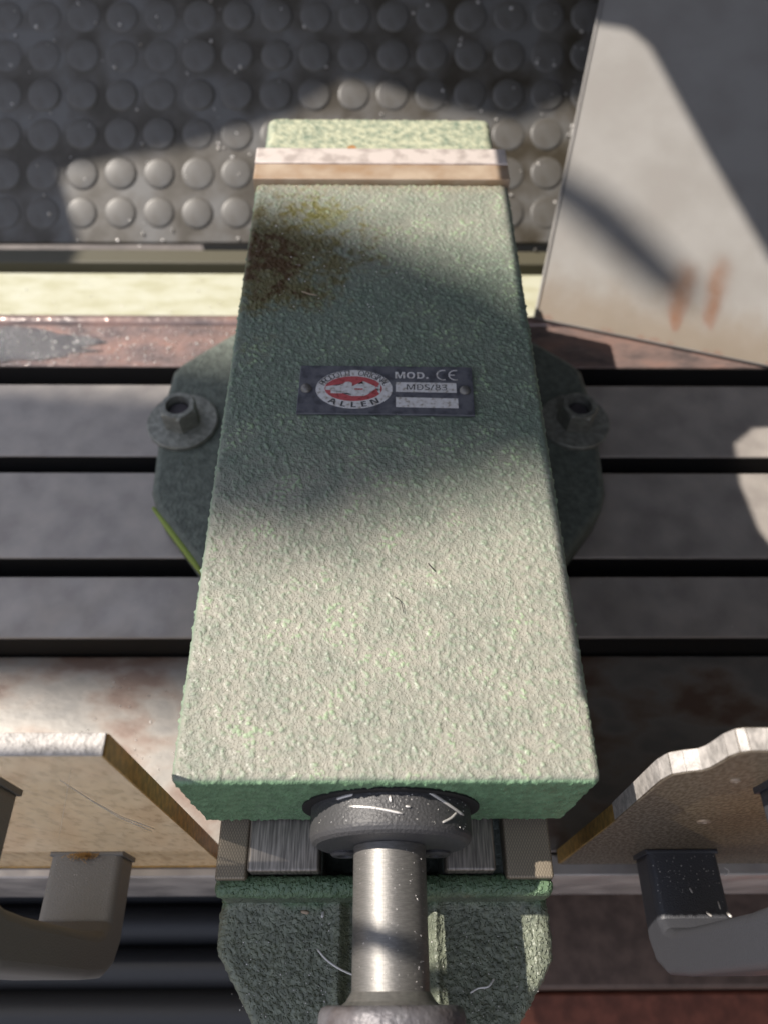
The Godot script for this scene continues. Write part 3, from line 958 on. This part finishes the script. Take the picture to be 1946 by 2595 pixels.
func ring_text(st: SurfaceTool, words: String, from: float, to: float, cap: float, side: float, y: float, xf: Transform3D, stretch := 1.05) -> void:
	# letters round the oval; angles in degrees, clockwise seen from above (z is down the plate)
	var narrow := {"I": 0.45, "T": 0.85, "L": 0.8, "E": 0.85}
	var total := 0.0
	for ch in words: total += narrow.get(ch, 1.0)
	var run := 0.0
	for ch in words:
		var w: float = narrow.get(ch, 1.0)
		var a := deg_to_rad(lerpf(from, to, (run + w / 2) / total))
		run += w
		var p := Vector2(0.0190 + cos(a) * 0.01155, 0.0108 + sin(a) * 0.0073)
		var tangent := Vector2(-sin(a) * 0.01155, cos(a) * 0.0073) * side
		text_on(st, ch, cap, p, tangent.angle(), y, xf, stretch, 700 if words == "ALLEN" else 400)


# ---------------------------------------------------------------- hold-down nuts
func clamps() -> void:
	var wm := mat(Color(0.36, 0.365, 0.325), 0.45, 0.45)
	wm.albedo_texture = M.grain
	tri(wm, Vector3.ONE * 18.0)
	bump(wm, M.fine, 0.02)
	var hole := mat(Color(0.10, 0.09, 0.10), 0.4, 0.5)
	for side in [[Vector3(-0.0985, -0.0955, -0.1960), 0.35, "hexagon nut and washer holding down the vise base left of the green block"], [Vector3(0.0965, -0.0955, -0.1965), 0.1, "hexagon nut and washer holding down the vise base in the shade right of the block"]]:
		var t := thing("hold_down_nut", side[2], "nut", side[0], "hold-down nuts of the vise")
		var o: Vector3 = side[0]
		part("washer", turned([Vector2(0.007, 0.0), Vector2(0.0172, 0.0), Vector2(0.0175, 0.0006), Vector2(0.0175, 0.0024), Vector2(0.0170, 0.0030), Vector2(0.007, 0.0030)], Transform3D(Basis(), o), 56), wm, t)
		var hx := []
		for k in 6: hx.append(Vector2(cos(side[1] + PI / 3 * k), sin(side[1] + PI / 3 * k)) * 0.0093)
		var nut := MB.new()
		nut.xf = Transform3D(Basis(), o + Vector3(0, 0.0031, 0))
		nut.smooth(-1)
		# six sides, a chamfered top with a bore
		var top := circle(Vector2.ZERO, 0.0082, 0.0082, 36); var bore := circle(Vector2.ZERO, 0.0056, 0.0056, 36)
		for k in 6:
			var A: Vector2 = hx[k]; var B: Vector2 = hx[(k + 1) % 6]
			nut.quad(Vector3(B.x, 0, B.y), Vector3(A.x, 0, A.y), Vector3(A.x, 0.0098, A.y), Vector3(B.x, 0.0098, B.y))
			for i in 6:
				var u := A.lerp(B, i / 6.0); var v := A.lerp(B, (i + 1) / 6.0)
				var a := u.normalized() * 0.0080; var b := v.normalized() * 0.0080
				nut.quad(Vector3(v.x, 0.0098, v.y), Vector3(u.x, 0.0098, u.y), Vector3(a.x, 0.0112, a.y), Vector3(b.x, 0.0112, b.y))
				var c := u.normalized() * 0.0058; var d := v.normalized() * 0.0058
				nut.quad(Vector3(b.x, 0.0112, b.y), Vector3(a.x, 0.0112, a.y), Vector3(c.x, 0.0112, c.y), Vector3(d.x, 0.0112, d.y))
				var e := u.normalized() * 0.0054; var f := v.normalized() * 0.0054
				nut.quad(Vector3(d.x, 0.0112, d.y), Vector3(c.x, 0.0112, c.y), Vector3(e.x, 0.0070, e.y), Vector3(f.x, 0.0070, f.y))
		part("nut", nut.done(), wm, t)
		part("stud_bolt", turned([Vector2(0.0053, 0.0), Vector2(0.0053, 0.0085), Vector2(0.0044, 0.0093), Vector2(0.0, 0.0094)], Transform3D(Basis(), o + Vector3(0, 0.001, 0)), 32), hole, t)


# ---------------------------------------------------------------- clear plastic splash panels with black handles
func splash_panels() -> void:
	# left: a square cut plate; outline in (x, y), front face at z = 0
	var upright := Transform3D(Basis(Vector3(1, 0, 0), Vector3(0, 0, 1), Vector3(0, 1, 0)), Vector3.ZERO)   # (x, z of the outline) -> (x, y), height -> z
	var L := thing("splash_panel", "left splash panel of dusty beige clear plastic with a square amber cut edge", "splash panel", Vector3(-0.2, -0.137, 0), "splash panels along the front of the table")
	var lp := part("panel", block(Vector3(-0.40, -0.1368, -0.0052), Vector3(-0.0640, 0.0245, 0.0), 0.0003), M.acrylic, L)
	part("cut_edge", block(Vector3(-0.0639, -0.1366, -0.0052), Vector3(-0.0633, 0.0243, 0.0), 0.0002), M.edge, lp)
	part("top_edge", block(Vector3(-0.40, 0.0246, -0.0052), Vector3(-0.0636, 0.0252, 0.0), 0.0002), M.frost, lp)
	part("bottom_edge", block(Vector3(-0.40, -0.1368, 0.0001), Vector3(-0.0640, -0.1350, 0.0006), 0.0001), M.edge, lp)
	var pale := mat(Color(0.85, 0.82, 0.76), 0.6)
	pale.backlight_enabled = true
	pale.backlight = Color(1, 1, 1)
	for sc in [[[-80.3, 3.9], [-79.7, -19.5], [-78.5, -40.9], [-73.2, -68.2]], [[-79.9, -15.0], [-77.6, -40.0], [-71.0, -64.0]], [[-73.8, 15.1], [-116.8, -97.4]]]:
		var sm := MB.new()
		var path := []
		for i in sc.size() - 1:
			for k in 5: path.append(Vector3(lerpf(sc[i][0], sc[i + 1][0], k / 5.0), lerpf(sc[i][1], sc[i + 1][1], k / 5.0), 0.12) * 0.001)
		sm.tube(path, 0.00016 if sc.size() > 2 else 0.00009, 4, 0.5)
		part("scratch", sm.done(), pale, lp)
	handle(Vector3(-0.1196, 0, 0), M.dusty_grip, "black plastic bow handle on the left splash panel, sawdust where it meets the plate")
	# right: its upper corner broken off in steps
	var R := thing("splash_panel", "right splash panel with a broken wavy corner and bronze specks", "splash panel", Vector3(0.2, -0.137, 0), "splash panels along the front of the table")
	var o := [V(0.0722 * 1000, -136.8), V(71.5, -57.8), V(69.6, -6.0), V(69.4, 1.0), V(70.3, 6.6), V(73.0, 8.8), V(76.3, 10.3), V(77.4, 13.0), V(77.8, 17.5), V(78.0, 22.5), V(79.2, 25.9), V(81.0, 26.8), V(86.0, 26.7), V(95, 27.2), V(110, 26.4), V(400, 27.0), V(400, -136.8)]
	var rp := MB.new()
	rp.xf = Transform3D(Basis(Vector3(1, 0, 0), Vector3(0, 0, 1), Vector3(0, 1, 0)), Vector3(0, 0, -0.0056))
	rp.smooth(-1)
	# (x, y) outline laid in the prism's (x, z)
	rp.prism_y(o, 0.0, 0.0056, 0.0003)
	var rpart := part("panel", rp.done(), M.flecked, R)
	# rough sawn edge band, just proud of the plate's own edge
	var eb := MB.new()
	eb.smooth(-1)
	for i in o.size() - 3:
		var a: Vector2 = o[i]; var b: Vector2 = o[i + 1]
		var n := Vector2(-(b - a).y, (b - a).x).normalized() * 0.00035
		var steps := 6
		for k in steps:
			if i == 0 or (i == 1 and k < 1): continue          # down there an amber edge holds the shade in its colour
			var p := a.lerp(b, float(k) / steps) + n; var q := a.lerp(b, float(k + 1) / steps) + n
			eb.quad(Vector3(q.x, q.y, -0.0003), Vector3(p.x, p.y, -0.0003), Vector3(p.x, p.y, -0.0053), Vector3(q.x, q.y, -0.0053))
	part("broken_edge", eb.done(), M.frost, rpart)
	part("cut_edge", block(Vector3(0.0712, -0.1366, -0.0053), Vector3(0.0721, -0.0500, -0.0003)), M.edge, rpart)  # lower edge: its shade put into the darker amber
	for c in [[V(87.6, 1.5), 0.0014], [V(93.5, 17.5), 0.0013], [V(98.6, -50.0), 0.0022]]:
		part("screw_hole", turned([Vector2(c[1], 0.0), Vector2(c[1] * 0.9, 0.0005), Vector2(c[1] * 0.6, 0.0006), Vector2(c[1] * 0.5, 0.0001), Vector2(0.0, 0.0001)], along_z(Vector3(c[0].x, c[0].y, 0.0)), 24), M.stained, rpart)
	handle(Vector3(0.0958, 0, 0), M.worn_grip, "black plastic bow handle on the right splash panel, flecked with white chips")

func handle(at: Vector3, m: Material, label: String) -> void:
	var t := thing("panel_handle", label, "handle", at + Vector3(0.0135, -0.116, 0), "bow handles of the splash panels")
	# outline of the bow in (z, y), 27 mm wide
	var inner := []
	var p := [Vector2(0.0004, -0.1160), Vector2(0.028, -0.1165), Vector2(0.0355, -0.1120), Vector2(0.0392, -0.1030), Vector2(0.0400, -0.085), Vector2(0.0400, -0.02), Vector2(0.0385, -0.004), Vector2(0.0340, 0.0045), Vector2(0.026, 0.008), Vector2(0.0004, 0.008),
		Vector2(0.0004, -0.0065), Vector2(0.0205, -0.0065), Vector2(0.0248, -0.0100), Vector2(0.0262, -0.017), Vector2(0.0268, -0.03), Vector2(0.0268, -0.078), Vector2(0.0266, -0.090), Vector2(0.0255, -0.0965), Vector2(0.0225, -0.0995), Vector2(0.0004, -0.1000)]
	var st := MB.new()
	# (x of outline, z of outline) = (z, y) of the scene; the prism's height runs along x
	st.xf = Transform3D(Basis(Vector3(0, 0, 1), Vector3(1, 0, 0), Vector3(0, 1, 0)), at)
	st.prism_y(p, 0.0, 0.0258, 0.0028, 4)
	part("bow", st.done(), m, t)
	for y in [-0.108, 0.001]:
		part("foot_seam", block(at + Vector3(-0.0003, y - 0.0083, 0.0001), at + Vector3(0.0261, y + 0.0083, 0.0016), 0.0005), m, t)


# ---------------------------------------------------------------- chips and specks
func sliver(pts: Array, r: float, label: String, group: String, m: Material = null, flat := 0.5) -> void:
	var st := MB.new()
	var path := []
	# a smooth line through the given points
	for i in pts.size() - 1:
		var a: Vector3 = pts[maxi(i - 1, 0)]; var b: Vector3 = pts[i]; var c: Vector3 = pts[i + 1]; var d: Vector3 = pts[mini(i + 2, pts.size() - 1)]
		for k in 4: path.append(b.cubic_interpolate(c, a, d, k / 4.0))
	path.append(pts[pts.size() - 1])
	var o: Vector3 = path[0]
	for i in path.size(): path[i] -= o
	st.tube(path, r * 0.72, 6, flat)
	var n := single("metal_chip", st.done(), m if m else M.chip, label, "metal chip", group)
	n.position = o

func mm(a: float, b: float, c: float) -> Vector3:
	return Vector3(a, b, c) * 0.001

func debris() -> void:
	var g := "chips lying on the black collar"
	sliver([mm(-9.5, -9.9, 3.6), mm(-3, -8.0, 4.4), mm(4.2, -7.1, 6.0)], 0.00045, "long straight silvery chip across the middle of the black collar", g)
	sliver([mm(-13.0, -12.6, 1.2), mm(-10.6, -11.0, 0.9), mm(-8.6, -9.6, 0.7)], 0.00055, "short bright chip at the upper left of the black collar", g)
	sliver([mm(10.4, -8.9, -0.2), mm(15.6, -12.2, 2.2), mm(20.9, -17.6, 4.4)], 0.0006, "pale chip sloping down the right of the black collar", g)
	sliver([mm(18.8, -15.0, 4.2), mm(17.0, -13.0, 6.0), mm(14.6, -11.2, 7.4)], 0.0004, "thin chip standing off the right rim of the black collar", g)
	sliver([mm(1.0, -7.1, 1.6), mm(1.2, -7.0, 3.2)], 0.0005, "stubby white crumb on top of the black collar", g)
	sliver([mm(5.0, -7.2, 4.2), mm(6.2, -7.3, 4.3)], 0.0004, "tiny white crumb beside the long chip on the collar", g)
	sliver([mm(-20.4, -69.0, 32.6), mm(-17.5, -68.2, 35.4), mm(-13.6, -67.2, 37.8), mm(-9.2, -65.0, 39.6)], 0.00045, "curved wire-like chip on the dark ledge left of the spindle", "chips on the dark ledge")
	sliver([mm(33, -70.3, 40.5), mm(31, -70.0, 42.6), mm(28.0, -70.3, 43.0), mm(25.5, -70.3, 44.2)], 0.0004, "grey S-shaped chip on the dark ledge right of the spindle", "chips on the dark ledge")
	sliver([mm(-26.0, -70.6, 22.3), mm(-23.4, -70.2, 22.8)], 0.0008, "brown crumb on the dark ledge below the left way", "chips on the dark ledge", M.stained)
	sliver([mm(-18.9, -70.0, 22.4), mm(-19.2, -69.6, 24.2)], 0.0007, "white crumb on the dark ledge left of the screw slot", "chips on the dark ledge")
	sliver([mm(-31.0, 1.1, -181.3), mm(-28.4, 1.1, -180.0), mm(-25.0, 0.9, -179.2)], 0.00042, "short tan chip on the oil stained end of the green block", "bits on the green block", M.stained)
	var hair := mat(Color(0.04, 0.035, 0.03), 0.6)
	sliver([mm(12.8, 0.6, -62.8), mm(13.8, 0.8, -61.2), mm(14.8, 0.5, -60.2)], 0.00030, "black crumb of dirt on the dusty half of the block", "bits on the green block", hair)
	sliver([mm(2.6, 0.6, -51.8), mm(4.4, 1.2, -50.0), mm(5.2, 0.6, -46.6)], 0.00016, "thin dark fibre on the dusty half of the block", "bits on the green block", hair)
	var ch := "white chips on the right handle"
	sliver([mm(122.5, -99.4, 6.4), mm(124.0, -99.4, 7.6), mm(122.4, -99.4, 9.0)], 0.0003, "curled white chip at the top of the right black handle", ch)
	sliver([mm(108.6, -99.5, 13.0), mm(109.3, -99.5, 14.6)], 0.0004, "small white chip on the left side of the right black handle", ch)
	sliver([mm(117.6, -99.4, 17.2), mm(117.9, -99.4, 19.8)], 0.0003, "thin upright chip in the middle of the right black handle", ch)
	sliver([mm(112.6, -99.3, 20.5), mm(114.3, -99.2, 22.0)], 0.0006, "flat white flake low on the right black handle", ch)
	sliver([mm(119.6, -98.6, 20.6), mm(120.4, -97.6, 22.4)], 0.0008, "largest white flake at the bend of the right black handle", ch)

	# sawdust by the left handle: a felt of short threads
	var sd := MB.new()
	for i in 130:
		var c := Vector3(rng.randfn(-0.1075, 0.0022), -0.0990 + absf(rng.randfn(0, 0.0010)), 0.0012 + absf(rng.randfn(0, 0.0007)))
		var d := Vector3(rng.randf_range(-1, 1), rng.randf_range(-0.3, 1), rng.randf_range(-0.6, 1)).normalized() * rng.randf_range(0.0006, 0.0016)
		sd.tube([c - d, c, c + d], 0.00012, 3)
	single("sawdust", sd.done(), mat(Color(0.52, 0.30, 0.10), 0.8), "tuft of orange brown sawdust where the left handle meets its panel", "sawdust", "", "stuff")

	# fine swarf, and pale grains standing in for sun glints
	var grain := SphereMesh.new()
	grain.radius = 0.5; grain.height = 1.0; grain.radial_segments = 8; grain.rings = 4
	var spots := []
	var B := Basis.from_euler(Vector3(-0.99274, -0.020203, 0.017816), EULER_ORDER_YXZ)
	var C := Vector3(-0.00273, 0.19576, 0.04636) - B.z * 0.517
	for i in 170:
		var u := rng.randf_range(-0.26, 0.16); var v := rng.randf_range(0.18, 0.36)
		spots.append([C + B.x * u + B.y * v + B.z * 0.0006, rng.randf_range(0.0008, 0.0026)])  # on the mat: pale grains drawn as sun glints
	for i in 70:
		spots.append([Vector3(rng.randf_range(-0.053, 0.02), 0.0004, rng.randf_range(-0.25, -0.17)), rng.randf_range(0.0003, 0.0007)])  # on the oil stain: white grains drawn as its wet glints
	for i in 420:
		spots.append([Vector3(-0.30 + 0.22 * pow(rng.randf(), 0.8), -0.1195, rng.randf_range(-0.2915, -0.2600)), rng.randf_range(0.0004, 0.0012)])
	for i in 60:
		spots.append([Vector3(rng.randf_range(-0.30, -0.05), -0.1392, rng.randf_range(-0.360, -0.308)), rng.randf_range(0.0004, 0.0012)])
	for i in 70:
		spots.append([Vector3(rng.randf_range(-0.20, 0.20), -0.1198, [-0.107, -0.160, -0.220][i % 3] + rng.randf_range(-0.016, 0.016)), rng.randf_range(0.0003, 0.0007)])
	for i in 60:
		spots.append([Vector3(rng.randf_range(-0.14, -0.06), -0.1368, rng.randf_range(-0.08, -0.03)), rng.randf_range(0.0003, 0.0008)])
	for i in 80:
		var a := 0.5 + 2.1 * pow(rng.randf(), 1.6); var z := rng.randf_range(0.012, 0.052)
		spots.append([Vector3(0.0012 + cos(a) * 0.0099, -0.030 + sin(a) * 0.0099, z), rng.randf_range(0.0001, 0.0004)])
	for i in 70:
		var a := rng.randf_range(0.4, 2.7); var z := rng.randf_range(0.0, 0.008)
		spots.append([Vector3(0.0016 + cos(a) * 0.0226, -0.030 + sin(a) * 0.0226, z), rng.randf_range(0.00012, 0.00042)])
	for i in 160:
		var x := rng.randf_range(0.014, 0.046) * (1.0 if rng.randf() > 0.5 else -1.0)
		spots.append([Vector3(x, -0.0712, rng.randf_range(0.021, 0.052)), rng.randf_range(0.0002, 0.0005)])
	for i in 110:
		spots.append([Vector3(rng.randf_range(0.097, 0.120), -0.0998, rng.randf_range(0.002, 0.020)), rng.randf_range(0.00015, 0.0004)])
	for i in 60:
		spots.append([Vector3(rng.randf_range(-0.118, -0.095), -0.0998, rng.randf_range(0.002, 0.020)), rng.randf_range(0.00012, 0.0003)])
	var mmesh := MultiMesh.new()
	mmesh.transform_format = MultiMesh.TRANSFORM_3D
	mmesh.mesh = grain
	mmesh.instance_count = spots.size()
	for i in spots.size():
		var r: float = spots[i][1]
		var b := Basis(Vector3(rng.randf(), rng.randf(), rng.randf()).normalized(), rng.randf() * TAU) * Basis.from_scale(Vector3(r, r * rng.randf_range(0.35, 0.8), r * rng.randf_range(0.6, 1.5)))
		mmesh.set_instance_transform(i, Transform3D(b, spots[i][0]))
	var inst := MultiMeshInstance3D.new()
	inst.name = "swarf_and_glints"
	inst.multimesh = mmesh
	inst.material_override = M.chip
	add_child(inst, true)
	tag(inst, "fine metal swarf with pale grains for sun glints scattered over mat, table and vise", "swarf", "", "stuff")
